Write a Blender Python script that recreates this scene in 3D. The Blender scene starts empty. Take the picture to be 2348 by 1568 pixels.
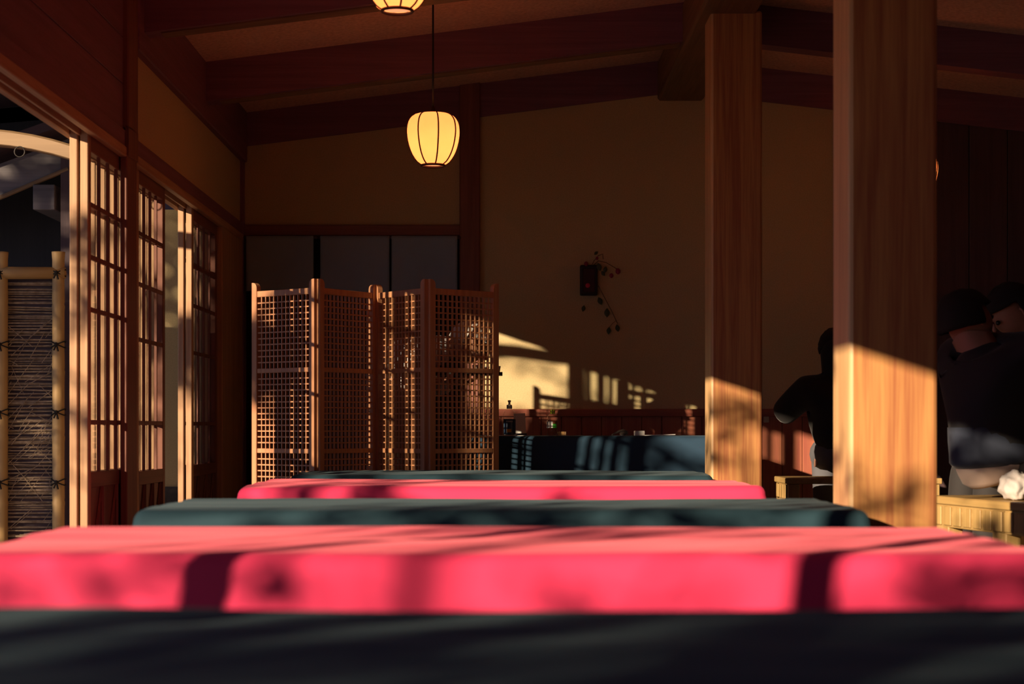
import bpy, bmesh, math, random
from mathutils import Vector, Matrix, noise
random.seed(7)
scn = bpy.context.scene
C = scn.collection
PI = math.pi

# ------------------------------------------------------------------ camera, light, exposure
CZ = 0.68                       # lens height
F = 4000.0                      # focal length in pixels of the 2348-wide frame
VX, VY = 1150.0, 980.0          # vanishing point of the room's length
cam_d = bpy.data.cameras.new('camera')
cam = bpy.data.objects.new('camera', cam_d); C.objects.link(cam)
cam.location = (0, 0, CZ); cam.rotation_euler = (PI / 2, 0, 0)
cam_d.sensor_width = 36.0; cam_d.lens = F * 36.0 / 2348.0
cam_d.shift_x = (1174 - VX) / 2348.0
cam_d.shift_y = (VY - 784) / 2348.0
cam_d.clip_start = 0.05; cam_d.clip_end = 200
cam_d.dof.use_dof = True; cam_d.dof.focus_distance = 8.7; cam_d.dof.aperture_fstop = 4.0
scn.camera = cam

w = bpy.data.worlds.new('world'); scn.world = w; w.use_nodes = True
bg = w.node_tree.nodes['Background']
bg.inputs['Color'].default_value = (0.36, 0.50, 0.92, 1); bg.inputs['Strength'].default_value = 0.60

SD = Vector((0.877, 1.0, -0.292)).normalized()      # the way the low winter sun travels
sun_d = bpy.data.lights.new('sun', 'SUN'); sun = bpy.data.objects.new('sun', sun_d); C.objects.link(sun)
sun_d.energy = 8.0; sun_d.color = (1.0, 0.77, 0.52); sun_d.angle = math.radians(0.55)
sun.rotation_euler = SD.to_track_quat('-Z', 'Y').to_euler(); sun.location = (-8, -8, 5)

scn.view_settings.view_transform = 'Standard'; scn.view_settings.look = 'None'
scn.view_settings.exposure = 0.0; scn.view_settings.gamma = 1.0
scn.view_settings.use_curve_mapping = False
try:
    scn.cycles.max_bounces = 10; scn.cycles.diffuse_bounces = 5; scn.cycles.transparent_max_bounces = 24
    scn.cycles.use_denoising = True
except Exception:
    pass

def at(px, py, Y):
    return Vector(((px - VX) / F * Y, Y, CZ + (VY - py) / F * Y))

# ------------------------------------------------------------------ materials
MATS = {}
def new_mat(name):
    m = bpy.data.materials.new(name); m.use_nodes = True
    nt = m.node_tree; b = nt.nodes['Principled BSDF']
    return m, nt, b
def coords(nt, scale, kind='Object'):
    tc = nt.nodes.new('ShaderNodeTexCoord'); mp = nt.nodes.new('ShaderNodeMapping')
    mp.inputs['Scale'].default_value = scale
    nt.links.new(tc.outputs[kind], mp.inputs['Vector']); return mp
def wood(name, c1, c2, axis='Z', fine=26, rough=0.55, contrast=(0.36, 0.66), bump=0.15):
    m, nt, b = new_mat(name)
    s = [fine, fine, fine]; s['XYZ'.index(axis)] = fine * 0.035
    mp = coords(nt, s)
    n = nt.nodes.new('ShaderNodeTexNoise'); n.inputs['Scale'].default_value = 1.0; n.inputs['Detail'].default_value = 5
    n.inputs['Distortion'].default_value = 0.6
    nt.links.new(mp.outputs[0], n.inputs['Vector'])
    s2 = [x * 4 for x in s]; mp2 = coords(nt, s2)
    n2 = nt.nodes.new('ShaderNodeTexNoise'); n2.inputs['Scale'].default_value = 1.0; n2.inputs['Detail'].default_value = 3
    nt.links.new(mp2.outputs[0], n2.inputs['Vector'])
    mx = nt.nodes.new('ShaderNodeMath'); mx.operation = 'MULTIPLY_ADD'; mx.inputs[1].default_value = 0.35
    nt.links.new(n2.outputs['Fac'], mx.inputs[0]); 
    sc = nt.nodes.new('ShaderNodeMath'); sc.operation = 'MULTIPLY'; sc.inputs[1].default_value = 0.65
    nt.links.new(n.outputs['Fac'], sc.inputs[0]); nt.links.new(sc.outputs[0], mx.inputs[2])
    r = nt.nodes.new('ShaderNodeValToRGB')
    r.color_ramp.elements[0].position = contrast[0]; r.color_ramp.elements[0].color = (*c1, 1)
    r.color_ramp.elements[1].position = contrast[1]; r.color_ramp.elements[1].color = (*c2, 1)
    nt.links.new(mx.outputs[0], r.inputs[0]); nt.links.new(r.outputs[0], b.inputs['Base Color'])
    b.inputs['Roughness'].default_value = rough
    bp = nt.nodes.new('ShaderNodeBump'); bp.inputs['Strength'].default_value = bump; bp.inputs['Distance'].default_value = 0.004
    nt.links.new(mx.outputs[0], bp.inputs['Height']); nt.links.new(bp.outputs[0], b.inputs['Normal'])
    MATS[name] = m; return m
def rough_mat(name, c1, c2, scale=60, rough=0.9, bump=0.3, dist=0.004, detail=6):
    m, nt, b = new_mat(name)
    mp = coords(nt, (1, 1, 1))
    n = nt.nodes.new('ShaderNodeTexNoise'); n.inputs['Scale'].default_value = scale; n.inputs['Detail'].default_value = detail
    nt.links.new(mp.outputs[0], n.inputs['Vector'])
    r = nt.nodes.new('ShaderNodeValToRGB')
    r.color_ramp.elements[0].position = 0.32; r.color_ramp.elements[0].color = (*c1, 1)
    r.color_ramp.elements[1].position = 0.68; r.color_ramp.elements[1].color = (*c2, 1)
    nt.links.new(n.outputs['Fac'], r.inputs[0]); nt.links.new(r.outputs[0], b.inputs['Base Color'])
    b.inputs['Roughness'].default_value = rough
    bp = nt.nodes.new('ShaderNodeBump'); bp.inputs['Strength'].default_value = bump; bp.inputs['Distance'].default_value = dist
    nt.links.new(n.outputs['Fac'], bp.inputs['Height']); nt.links.new(bp.outputs[0], b.inputs['Normal'])
    MATS[name] = m; return m
def cloth_mat(name, c, sheen=0.4, tint=(1, 1, 1), rough=0.85, weave=700):
    m, nt, b = new_mat(name)
    mp = coords(nt, (1, 1, 1))
    n = nt.nodes.new('ShaderNodeTexNoise'); n.inputs['Scale'].default_value = 5; n.inputs['Detail'].default_value = 6
    nt.links.new(mp.outputs[0], n.inputs['Vector'])
    hs = nt.nodes.new('ShaderNodeMix'); hs.data_type = 'RGBA'
    hs.inputs[6].default_value = (*[x * 0.85 for x in c], 1); hs.inputs[7].default_value = (*[min(1, x * 1.12) for x in c], 1)
    nt.links.new(n.outputs['Fac'], hs.inputs[0]); nt.links.new(hs.outputs[2], b.inputs['Base Color'])
    b.inputs['Roughness'].default_value = rough
    b.inputs['Sheen Weight'].default_value = sheen; b.inputs['Sheen Tint'].default_value = (*tint, 1); b.inputs['Sheen Roughness'].default_value = 0.4
    n2 = nt.nodes.new('ShaderNodeTexNoise'); n2.inputs['Scale'].default_value = weave; n2.inputs['Detail'].default_value = 1
    nt.links.new(mp.outputs[0], n2.inputs['Vector'])
    bp = nt.nodes.new('ShaderNodeBump'); bp.inputs['Strength'].default_value = 0.2; bp.inputs['Distance'].default_value = 0.001
    nt.links.new(n2.outputs['Fac'], bp.inputs['Height']); nt.links.new(bp.outputs[0], b.inputs['Normal'])
    MATS[name] = m; return m
def plain(name, c, rough=0.5, metal=0.0):
    m, nt, b = new_mat(name)
    mp = coords(nt, (1, 1, 1)); n = nt.nodes.new('ShaderNodeTexNoise'); n.inputs['Scale'].default_value = 30
    nt.links.new(mp.outputs[0], n.inputs['Vector'])
    hs = nt.nodes.new('ShaderNodeMix'); hs.data_type = 'RGBA'
    hs.inputs[6].default_value = (*[x * 0.9 for x in c], 1); hs.inputs[7].default_value = (*[min(1, x * 1.08) for x in c], 1)
    nt.links.new(n.outputs['Fac'], hs.inputs[0]); nt.links.new(hs.outputs[2], b.inputs['Base Color'])
    b.inputs['Roughness'].default_value = rough; b.inputs['Metallic'].default_value = metal
    MATS[name] = m; return m
def glass_mat(name, tint=(1, 1, 1), ior=1.45):
    m = bpy.data.materials.new(name); m.use_nodes = True; nt = m.node_tree; nt.nodes.clear()
    o = nt.nodes.new('ShaderNodeOutputMaterial'); t = nt.nodes.new('ShaderNodeBsdfTransparent'); g = nt.nodes.new('ShaderNodeBsdfGlossy')
    t.inputs[0].default_value = (*tint, 1); g.inputs['Roughness'].default_value = 0.02
    fr = nt.nodes.new('ShaderNodeFresnel'); fr.inputs[0].default_value = ior
    mx = nt.nodes.new('ShaderNodeMixShader')
    geo = nt.nodes.new('ShaderNodeNewGeometry'); inv = nt.nodes.new('ShaderNodeMath'); inv.operation = 'SUBTRACT'; inv.inputs[0].default_value = 1.0
    nt.links.new(geo.outputs['Backfacing'], inv.inputs[1])
    ml = nt.nodes.new('ShaderNodeMath'); ml.operation = 'MULTIPLY'; nt.links.new(fr.outputs[0], ml.inputs[0]); nt.links.new(inv.outputs[0], ml.inputs[1])
    nt.links.new(ml.outputs[0], mx.inputs[0]); nt.links.new(t.outputs[0], mx.inputs[1]); nt.links.new(g.outputs[0], mx.inputs[2])
    nt.links.new(mx.outputs[0], o.inputs[0]); MATS[name] = m; return m

for ax in 'XYZ':
    wood('redwood' + ax, (0.20, 0.080, 0.115), (0.28, 0.115, 0.165), ax)
    wood('doorwood' + ax, (0.44, 0.23, 0.12), (0.64, 0.39, 0.21), ax, fine=40)
    wood('screenwood' + ax, (0.44, 0.185, 0.09), (0.60, 0.29, 0.14), ax, fine=40)
    wood('stainedwood' + ax, (0.20, 0.072, 0.052), (0.29, 0.11, 0.075), ax, fine=40)  # door parts in shade: the shade is put into this colour; also red posts
    wood('benchwood' + ax, (0.42, 0.26, 0.09), (0.56, 0.37, 0.14), ax, fine=30)
    wood('oldwood' + ax, (0.17, 0.085, 0.04), (0.32, 0.17, 0.08), ax, fine=18)
    wood('logwood' + ax, (0.25, 0.155, 0.08), (0.34, 0.22, 0.12), ax, fine=18)
    wood('darkwood' + ax, (0.075, 0.045, 0.055), (0.12, 0.07, 0.075), ax)
wood('blackwoodZ', (0.012, 0.010, 0.010), (0.022, 0.018, 0.018), 'Z')
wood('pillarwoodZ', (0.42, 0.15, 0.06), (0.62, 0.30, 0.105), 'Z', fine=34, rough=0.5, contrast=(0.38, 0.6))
wood('wainscotZ', (0.36, 0.10, 0.065), (0.50, 0.17, 0.09), 'Z', fine=30)
wood('wainscotX', (0.32, 0.085, 0.06), (0.44, 0.14, 0.08), 'X', fine=30)
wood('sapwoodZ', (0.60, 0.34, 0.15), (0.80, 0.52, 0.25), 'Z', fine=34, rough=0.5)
wood('greyboardX', (0.12, 0.11, 0.12), (0.24, 0.21, 0.22), 'X', fine=16)
wood('bambooZ', (0.42, 0.25, 0.09), (0.56, 0.36, 0.15), 'Z', fine=14)
wood('bambooX', (0.42, 0.25, 0.09), (0.56, 0.36, 0.15), 'X', fine=14)
rough_mat('plaster', (0.56, 0.44, 0.23), (0.66, 0.52, 0.28), 140, 0.95, 0.25, 0.002)
rough_mat('paper_ceiling', (0.70, 0.40, 0.27), (0.92, 0.58, 0.40), 55, 0.95, 0.3, 0.003)
rough_mat('earth', (0.05, 0.042, 0.04), (0.09, 0.075, 0.068), 12, 0.95)
rough_mat('gravel', (0.13, 0.125, 0.13), (0.24, 0.23, 0.23), 45, 0.95, 0.6, 0.01)
rough_mat('stone', (0.05, 0.05, 0.05), (0.11, 0.10, 0.09), 20, 0.9)
rough_mat('twig', (0.26, 0.18, 0.11), (0.48, 0.36, 0.25), 40, 0.9)
rough_mat('leaf', (0.03, 0.06, 0.02), (0.07, 0.11, 0.035), 6, 0.7)
rough_mat('bark', (0.06, 0.045, 0.035), (0.12, 0.09, 0.07), 14, 0.95)
RED = cloth_mat('red_cloth', (0.88, 0.045, 0.15), 0.40, (1.0, 0.26, 0.30))
TEAL = cloth_mat('teal_cloth', (0.016, 0.054, 0.078), 0.06, (0.55, 0.78, 0.9))
BLUE = cloth_mat('blue_cloth', (0.018, 0.055, 0.105), 0.08, (0.5, 0.75, 1.0))
NOREN = cloth_mat('noren_cloth', (0.32, 0.41, 0.50), 0.1, weave=300)
BLACKC = cloth_mat('black_coat', (0.012, 0.010, 0.011), 0.1)
DENIM = cloth_mat('dark_jacket', (0.016, 0.015, 0.018), 0.12)
NAVY = cloth_mat('navy_denim', (0.035, 0.045, 0.075), 0.2)
GREYC = cloth_mat('grey_trousers', (0.12, 0.12, 0.14), 0.1)
BEIGE = cloth_mat('beige_cloth', (0.50, 0.37, 0.31), 0.1)
DARKT = cloth_mat('charcoal_trousers', (0.03, 0.026, 0.026), 0.1)
MAROON = cloth_mat('maroon_knit', (0.07, 0.018, 0.018), 0.1)
APRON = cloth_mat('indigo_apron', (0.015, 0.017, 0.025), 0.1)
SKIN = plain('skin', (0.42, 0.20, 0.135), 0.6)
HAIR = plain('black_hair', (0.010, 0.008, 0.008), 0.85)
WHITE = plain('white_paper', (0.74, 0.70, 0.68), 0.8)
CUPW = plain('white_china', (0.75, 0.74, 0.70), 0.3)
BLACK = plain('black_metal', (0.012, 0.011, 0.011), 0.5)
IRON = plain('dark_iron', (0.035, 0.03, 0.028), 0.45, 0.6)
ROPE = plain('black_rope', (0.02, 0.017, 0.015), 0.95)
RIBM = plain('dark_lantern_rib', (0.10, 0.025, 0.012), 0.5)
REDL = plain('red_lacquer', (0.55, 0.02, 0.025), 0.25)
LABELB = plain('navy_label', (0.012, 0.03, 0.10), 0.4)
ORANGE = plain('amber_print', (0.65, 0.33, 0.02), 0.5)
LIME = plain('lime_cap', (0.40, 0.42, 0.02), 0.4)
GREENP = plain('green_print', (0.04, 0.32, 0.03), 0.5)
KRAFT = plain('kraft_box', (0.42, 0.24, 0.13), 0.8)
BERRY = plain('red_berry', (0.30, 0.01, 0.05), 0.4)
PINKB = plain('pink_bloom', (0.75, 0.03, 0.10), 0.6)
FLOWERLEAF = plain('dull_leaf', (0.06, 0.08, 0.03), 0.6)
STEM = plain('dry_stem', (0.12, 0.07, 0.03), 0.8)
IVORY = plain('ivory_plastic', (0.62, 0.52, 0.36), 0.5)
GLASS = glass_mat('door_glass', (0.96, 0.97, 0.96))
PET = glass_mat('clear_plastic', (0.97, 0.98, 0.97), 1.5)
EYE = plain('eye_dark', (0.015, 0.010, 0.008), 0.2)

def stripe_mat():
    m, nt, b = new_mat('striped_shirt')
    mp = coords(nt, (1, 1, 1)); wv = nt.nodes.new('ShaderNodeTexWave'); wv.bands_direction = 'X'
    wv.inputs['Scale'].default_value = 22; wv.inputs['Distortion'].default_value = 0.4
    nt.links.new(mp.outputs[0], wv.inputs['Vector'])
    r = nt.nodes.new('ShaderNodeValToRGB'); r.color_ramp.interpolation = 'CONSTANT'
    r.color_ramp.elements[0].color = (0.16, 0.17, 0.22, 1); r.color_ramp.elements[1].position = 0.35; r.color_ramp.elements[1].color = (0.80, 0.79, 0.82, 1)
    nt.links.new(wv.outputs['Fac'], r.inputs[0]); nt.links.new(r.outputs[0], b.inputs['Base Color']); b.inputs['Roughness'].default_value = 0.9
    return m
STRIPE = stripe_mat()

def lantern_mat():
    m, nt, b = new_mat('lantern_paper')
    nt.nodes.remove(b); o = nt.nodes['Material Output']
    tr = nt.nodes.new('ShaderNodeBsdfTranslucent'); tr.inputs[0].default_value = (0.46, 0.13, 0.05, 1)
    df = nt.nodes.new('ShaderNodeBsdfDiffuse'); df.inputs[0].default_value = (0.75, 0.40, 0.18, 1)
    m1 = nt.nodes.new('ShaderNodeMixShader'); m1.inputs[0].default_value = 0.35
    nt.links.new(tr.outputs[0], m1.inputs[1]); nt.links.new(df.outputs[0], m1.inputs[2])
    mp = coords(nt, (1, 1, 1)); n = nt.nodes.new('ShaderNodeTexNoise'); n.inputs['Scale'].default_value = 14; n.inputs['Detail'].default_value = 4
    nt.links.new(mp.outputs[0], n.inputs['Vector'])
    r = nt.nodes.new('ShaderNodeValToRGB'); r.color_ramp.elements[0].color = (0.95, 0.34, 0.085, 1); r.color_ramp.elements[1].color = (1.0, 0.44, 0.13, 1)
    nt.links.new(n.outputs['Fac'], r.inputs[0])
    e = nt.nodes.new('ShaderNodeEmission'); e.inputs[1].default_value = 0.78; nt.links.new(r.outputs[0], e.inputs[0])
    ad = nt.nodes.new('ShaderNodeAddShader'); nt.links.new(m1.outputs[0], ad.inputs[0]); nt.links.new(e.outputs[0], ad.inputs[1])
    nt.links.new(ad.outputs[0], o.inputs[0]); return m
LPAPER = lantern_mat()
def emit_mat(name, c, s):
    m, nt, b = new_mat(name); b.inputs['Base Color'].default_value = (*c, 1)
    b.inputs['Emission Color'].default_value = (*c, 1); b.inputs['Emission Strength'].default_value = s; return m
GLOW = emit_mat('bulb_glow', (1.0, 0.36, 0.16), 1.1)
M = lambda n: MATS[n]

# ------------------------------------------------------------------ mesh helpers
class MB:
    def __init__(s): s.bm = bmesh.new()
    def box(s, x0, x1, y0, y1, z0, z1, bevel=0.0, mat=None, seg=1):
        v = [Vector((x, y, z)) for x in (x0, x1) for y in (y0, y1) for z in (z0, z1)]
        if mat is not None: v = [mat @ p for p in v]
        b = bmesh.new(); q = [b.verts.new(p) for p in v]
        for f in ((0, 1, 3, 2), (4, 6, 7, 5), (0, 4, 5, 1), (2, 3, 7, 6), (0, 2, 6, 4), (1, 5, 7, 3)): b.faces.new([q[i] for i in f])
        bmesh.ops.recalc_face_normals(b, faces=b.faces)
        if bevel > 0: bmesh.ops.bevel(b, geom=list(b.edges), offset=bevel, segments=seg, affect='EDGES', profile=0.5)
        s.join(b); return s
    def join(s, b):
        me = bpy.data.meshes.new('tmp'); b.to_mesh(me); b.free(); s.bm.from_mesh(me); bpy.data.meshes.remove(me)
    def tube(s, pts, rad, n=8, caps=True):
        pts = [Vector(p) for p in pts]
        if not isinstance(rad, (list, tuple)): rad = [rad] * len(pts)
        rings = []; up = None
        for i, p in enumerate(pts):
            d = (pts[min(i + 1, len(pts) - 1)] - pts[max(i - 1, 0)]).normalized()
            if up is None:
                up = Vector((0, 0, 1)) if abs(d.z) < 0.9 else Vector((1, 0, 0))
            a = d.cross(up).normalized(); up = a.cross(d).normalized()
            rings.append([s.bm.verts.new(p + (a * math.cos(2 * PI * k / n) + up * math.sin(2 * PI * k / n)) * rad[i]) for k in range(n)])
        for r0, r1 in zip(rings, rings[1:]):
            for k in range(n): s.bm.faces.new((r0[k], r0[(k + 1) % n], r1[(k + 1) % n], r1[k]))
        if caps: s.bm.faces.new(rings[0][::-1]); s.bm.faces.new(rings[-1])
        return s
    def lathe(s, prof, n=32, c=(0, 0, 0), a0=0, a1=2 * PI):
        c = Vector(c); full = abs(a1 - a0 - 2 * PI) < 1e-6; m = n if full else n + 1
        cols = [[s.bm.verts.new(c + Vector((r * math.cos(a0 + (a1 - a0) * k / n), r * math.sin(a0 + (a1 - a0) * k / n), z))) for r, z in prof] for k in range(m)]
        for k in range(n):
            u, v = cols[k], cols[(k + 1) % m]
            for j in range(len(prof) - 1): s.bm.faces.new((u[j], v[j], v[j + 1], u[j + 1]))
        return s
    def ball(s, c, r, sc=(1, 1, 1), u=12, v=8):
        bmesh.ops.create_uvsphere(s.bm, u_segments=u, v_segments=v, radius=r, matrix=Matrix.Translation(Vector(c)) @ Matrix.Diagonal((*sc, 1)))
        return s
    def prism(s, poly, axis, a, b):
        def P(u, v, t): return {'x': (t, u, v), 'y': (u, t, v), 'z': (u, v, t)}[axis]
        f0 = [s.bm.verts.new(P(u, v, a)) for u, v in poly]; f1 = [s.bm.verts.new(P(u, v, b)) for u, v in poly]
        s.bm.faces.new(f0[::-1]); s.bm.faces.new(f1)
        for i in range(len(poly)):
            j = (i + 1) % len(poly); s.bm.faces.new((f0[i], f0[j], f1[j], f1[i]))
        return s
    def build(s, name, mat, parent=None, smooth=False, origin=None):
        bmesh.ops.recalc_face_normals(s.bm, faces=s.bm.faces)
        me = bpy.data.meshes.new(name)
        o = bpy.data.objects.new(name, me); C.objects.link(o)
        off = Vector(origin) if origin is not None else None
        if parent is not None:
            o.parent = parent
            base = Vector((0, 0, 0)); q = parent
            while q is not None: base += q.location; q = q.parent
            if s.__dict__.get('world'): bmesh.ops.translate(s.bm, verts=s.bm.verts, vec=-base)
        elif off is not None:
            bmesh.ops.translate(s.bm, verts=s.bm.verts, vec=-off); o.location = off
        s.bm.to_mesh(me); s.bm.free()
        me.materials.append(mat if not isinstance(mat, str) else MATS[mat])
        if smooth:
            for p in me.polygons: p.use_smooth = True
        return o
def W():                                   # a mesh builder that works in world coordinates under a parent
    b = MB(); b.world = True; return b
def tag(o, label=None, cat=None, group=None, kind=None):
    if label: o['label'] = label
    if cat: o['category'] = cat
    if group: o['group'] = group
    if kind: o['kind'] = kind
    return o
def thing(name, label, cat, loc=(0, 0, 0), group=None, kind=None):
    o = bpy.data.objects.new(name, None); C.objects.link(o); o.location = loc; o.empty_display_size = 0.1
    return tag(o, label, cat, group, kind)
def struct(name, mb, mat, label=None):
    o = mb.build(name, mat); tag(o, label=label, kind='structure'); return o
def copy_tree(o, parent=None):
    c = o.copy(); C.objects.link(c)
    if parent is not None: c.parent = parent
    for ch in [k for k in C.objects if k.parent == o]: copy_tree(ch, c)
    return c

# ------------------------------------------------------------------ the room
XL = -1.53            # inner face of the left wall
YB = 10.4             # back wall
XR, YR = 4.6, -3.2
RX = 1.06             # ridge
def zb(x): return 2.545 + 0.125 * x if x <= RX else 2.545 + 0.125 * RX - 0.115 * (x - RX)   # underside of rafters
RH = 0.20

struct('floor', MB().box(-1.75, XR + .1, YR - .1, 13.0, -0.1, 0), 'earth')
# ceiling: two slopes of textured paper
cm = MB()
for xa, xb_ in ((-1.75, RX), (RX, XR + .1)):
    za, zc = zb(xa) + RH, zb(xb_) + RH
    cm.prism([(xa, za), (xb_, zc), (xb_, zc + .08), (xa, za + .08)], 'y', YR - .1, YB + .1)
struct('ceiling', cm, 'paper_ceiling')
# rafters
for yf in (7.4, 8.95, 10.385, 5.85, 4.3, 2.75, 1.2):
    b = MB(); hy = 0.12; dz = 0.0
    b.prism([(-1.6, zb(-1.6) + dz), (RX, zb(RX) + dz), (XR, zb(XR) + dz), (XR, zb(XR) + RH + dz), (RX, zb(RX) + RH + dz), (-1.6, zb(-1.6) + RH + dz)], 'y', yf, yf + hy)
    struct('ceiling_beam', b, 'redwoodX', 'dark red rafter running across under the sloped ceiling')
# thin paler strip along the underside of the two rafters seen
for yf in (7.4, 8.95):
    b = MB(); b.prism([(-1.45, zb(-1.45) - .005), (.92, zb(.92) - .005), (.92, zb(.92)), (-1.45, zb(-1.45))], 'y', yf + .03, yf + .125)
    struct('trim_1' if yf < 8 else 'trim_2', b, 'oldwoodX')
struct('ridge_beam', MB().box(.93, 1.20, YR, YB, 2.625, 2.86, .012), 'oldwoodY', 'old natural wood ridge beam above the pillars')
# pillars
def pillar(name, x0, x1, y0, y1, z1, label):
    o = struct(name, MB().box(x0, x1, y0, y1, 0, z1, .012, seg=2), 'pillarwoodZ', label)
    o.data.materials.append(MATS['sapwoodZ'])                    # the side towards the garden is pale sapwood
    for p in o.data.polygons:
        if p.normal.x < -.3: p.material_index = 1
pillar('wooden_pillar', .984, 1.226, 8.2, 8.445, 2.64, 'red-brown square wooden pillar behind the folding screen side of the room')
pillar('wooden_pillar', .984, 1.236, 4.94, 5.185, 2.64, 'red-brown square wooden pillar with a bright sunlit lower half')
# back wall: plaster with an opening to the kitchen
bw = MB()
bw.box(-1.75, -.2, YB, YB + .1, 1.88, 3.0); bw.box(-.2, 2.02, YB, YB + .1, 0, 3.0)
struct('wall_back', bw, 'plaster')
struct('trim_3', MB().box(-1.56, -.24, YB - .03, YB + .07, 1.82, 1.885, .004), 'stainedwoodX')          # lintel over the curtains
struct('trim_4', MB().box(-.25, -.128, YB - .04, YB + .06, 0, 2.75, .006), 'stainedwoodZ')              # post
struct('trim_5', MB().box(-1.70, -1.53, YB - .06, YB + .06, 0, 2.5, .006), 'redwoodZ')              # corner post
wb = MB()
n = 18
for i in range(n):
    x0 = -.12 + i * .1195; wb.box(x0, x0 + .1165, YB - .016, YB, 0, .745, .002)
struct('wainscot_wall', wb, 'wainscotZ')
struct('trim_6', MB().box(-.12, 2.02, YB - .034, YB, .745, .79, .004), 'wainscotX')
struct('trim_7', MB().box(1.98, 2.1, YB - .05, YB + .05, 0, 2.6, .006), 'darkwoodZ')
dw = MB()
for i in range(11):
    x0 = 2.1 + i * .23; dw.box(x0, x0 + .226, YB, YB + .03, 0, 3.0, .003)
dw.box(2.05, XR, YB + .03, YB + .1, 0, 3.0)
struct('wall_back_timber', dw, 'darkwoodZ')
struct('wall_right', MB().box(XR, XR + .1, YR, YB + .1, 0, 2.7), 'darkwoodZ')
struct('wall_rear', MB().box(-1.65, XR, YR - .1, YR, 0, 3.0), 'darkwoodZ')
# kitchen behind the curtains
kb = MB(); kb.box(-2.1, .1, 12.6, 12.7, 0, 2.4); kb.box(-1.76, -1.66, YB + .1, 12.6, 0, 2.4); kb.box(.0, .1, YB + .1, 12.6, 0, 2.4); kb.box(-1.76, .1, YB + .1, 12.7, 2.3, 2.4)
struct('wall_kitchen', kb, 'darkwoodX')

# left wall: lintel with two sliding grooves, boards / plaster above, posts
struct('trim_15', MB().box(-1.655, -1.536, YR, YB - .06, 1.825, 1.895, .003), 'redwoodY')
lt = MB()
lt.box(-1.560, -1.530, YR, YB - .06, 1.785, 1.826, .003)
lt.box(-1.601, -1.592, YR, YB - .06, 1.785, 1.826)
lt.box(-1.660, -1.631, YR, YB - .06, 1.785, 1.826, .003)
struct('trim_8', lt, 'doorwoodY')
struct('trim_9', MB().box(-1.66, -1.53, YR, YB - .06, 0, .05, .004), 'oldwoodY')
ub = MB()
for i in range(4):
    z0 = 1.895 + i * .19; ub.box(-1.62, -1.545, YR, 7.14, z0, z0 + .187, .003)
struct('wall_left_timber', ub, 'redwoodY')
struct('wall_left', MB().box(-1.64, -1.55, 7.3, YB - .06, 1.895, 2.30), 'plaster')
struct('trim_10', MB().box(-1.70, -1.515, 7.3, YB, 2.26, 2.56, .006), 'redwoodY')
struct('trim_11', MB().box(-1.557, -1.528, 7.12, 7.31, .05, 1.80, .004).box(-1.66, -1.522, 7.12, 7.31, 1.9, 2.6, .006).box(-1.535, -1.522, 7.12, 7.31, 1.79, 1.91), 'stainedwoodZ')                     # bay post
struct('trim_12', MB().box(-1.64, -1.535, 9.60, 10.34, .05, 1.79, .006), 'doorwoodZ')                 # boarded end of the wall
for y0 in (1.49, .39):                                                                               # slim posts of the open front
    struct('trim_13' if y0 > 1 else 'trim_14', MB().box(-1.615, -1.57, y0 - .022, y0 + .022, .05, 1.79, .003), 'doorwoodZ')

# sliding doors -------------------------------------------------------------
def sliding_door(num, x0, x1, y0, y1, muntins, rails, panel_top, slats=None, handle=False):
    d = thing('door_%d' % num, None, None, (0.5 * (x0 + x1), y0, .05), kind='structure')
    zt = 1.815; sw = .05
    for a, b in ((y0, y0 + sw), (y1 - sw, y1)):
        W().box(x0, x1, a, b, .052, zt, .003).build('stile', 'doorwoodZ' if slats or a == y0 else 'stainedwoodZ', d)  # inner leaf's far stile gets the wood darkened for shade
    for z0, z1 in ((zt - .085, zt), (.055, .15), (panel_top - .03, panel_top + .03)):
        W().box(x0, x1, y0 + sw, y1 - sw, z0, z1, .002).build('rail', 'doorwoodY' if slats else 'stainedwoodY', d)
    xm = 0.5 * (x0 + x1)
    pn = W(); pn.box(xm - .005, xm + .005, y0 + sw, y1 - sw, .14, panel_top - .02)
    L = y1 - y0 - 2 * sw; H = panel_top - .03 - .15
    for k in range(3):                                   # slanted struts on the lower board
        ya = y0 + sw + L * (k + .1) / 3; yb = ya + L * .22
        for s in (0, 1):
            p, q = ((ya, yb) if s == 0 else (yb + L * .02, ya + L * .24))
            pn.tube([(xm + .008, p, .15), (xm + .008, q, panel_top - .03)], .008, 4)
    pn.build('lower_panel', 'doorwoodZ' if slats else 'stainedwoodZ', d)
    lat = W(); zg0, zg1 = panel_top + .03, zt - .085
    nm = slats if slats else muntins
    for k in range(1, nm + 1):
        yc = y0 + sw + L * k / (nm + 1)
        if slats: lat.box(xm - .010, xm + .012, yc - .010, yc + .010, zg0, zg1)
        else: lat.box(x1 - .013, x1 - .002, yc - .008, yc + .008, zg0, zg1)
    for zr in rails: lat.box(x1 - .012, x1 - .003, y0 + sw, y1 - sw, zr - .009, zr + .009)
    lat.build('lattice', 'doorwoodZ' if slats else 'stainedwoodZ', d)
    W().box(x0 + .004, x0 + .007, y0 + sw, y1 - sw, zg0, zg1).build('glass', GLASS, d)
    if handle:
        W().box(x1 - .002, x1 + .006, y1 - .036, y1 - .016, .86, .93, .002).build('finger_pull', IRON, d)
    return d
XI = (-1.592, -1.562); XO = (-1.631, -1.601)
sliding_door(1, *XI, 6.59, 7.46, 4, (1.53, 1.33, 1.13, .70), .48, handle=True)
sliding_door(2, *XO, 6.585, 7.44, 0, (1.53, .70), .48, slats=8)
sliding_door(3, *XI, 7.47, 8.10, 3, (1.52, 1.30, 1.06, .70), .46)
sliding_door(4, *XO, 7.46, 8.095, 0, (1.53, .70), .46, slats=6)
sliding_door(5, *XI, 8.80, 9.58, 3, (1.50, 1.30, 1.06, .70), .46)
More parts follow.
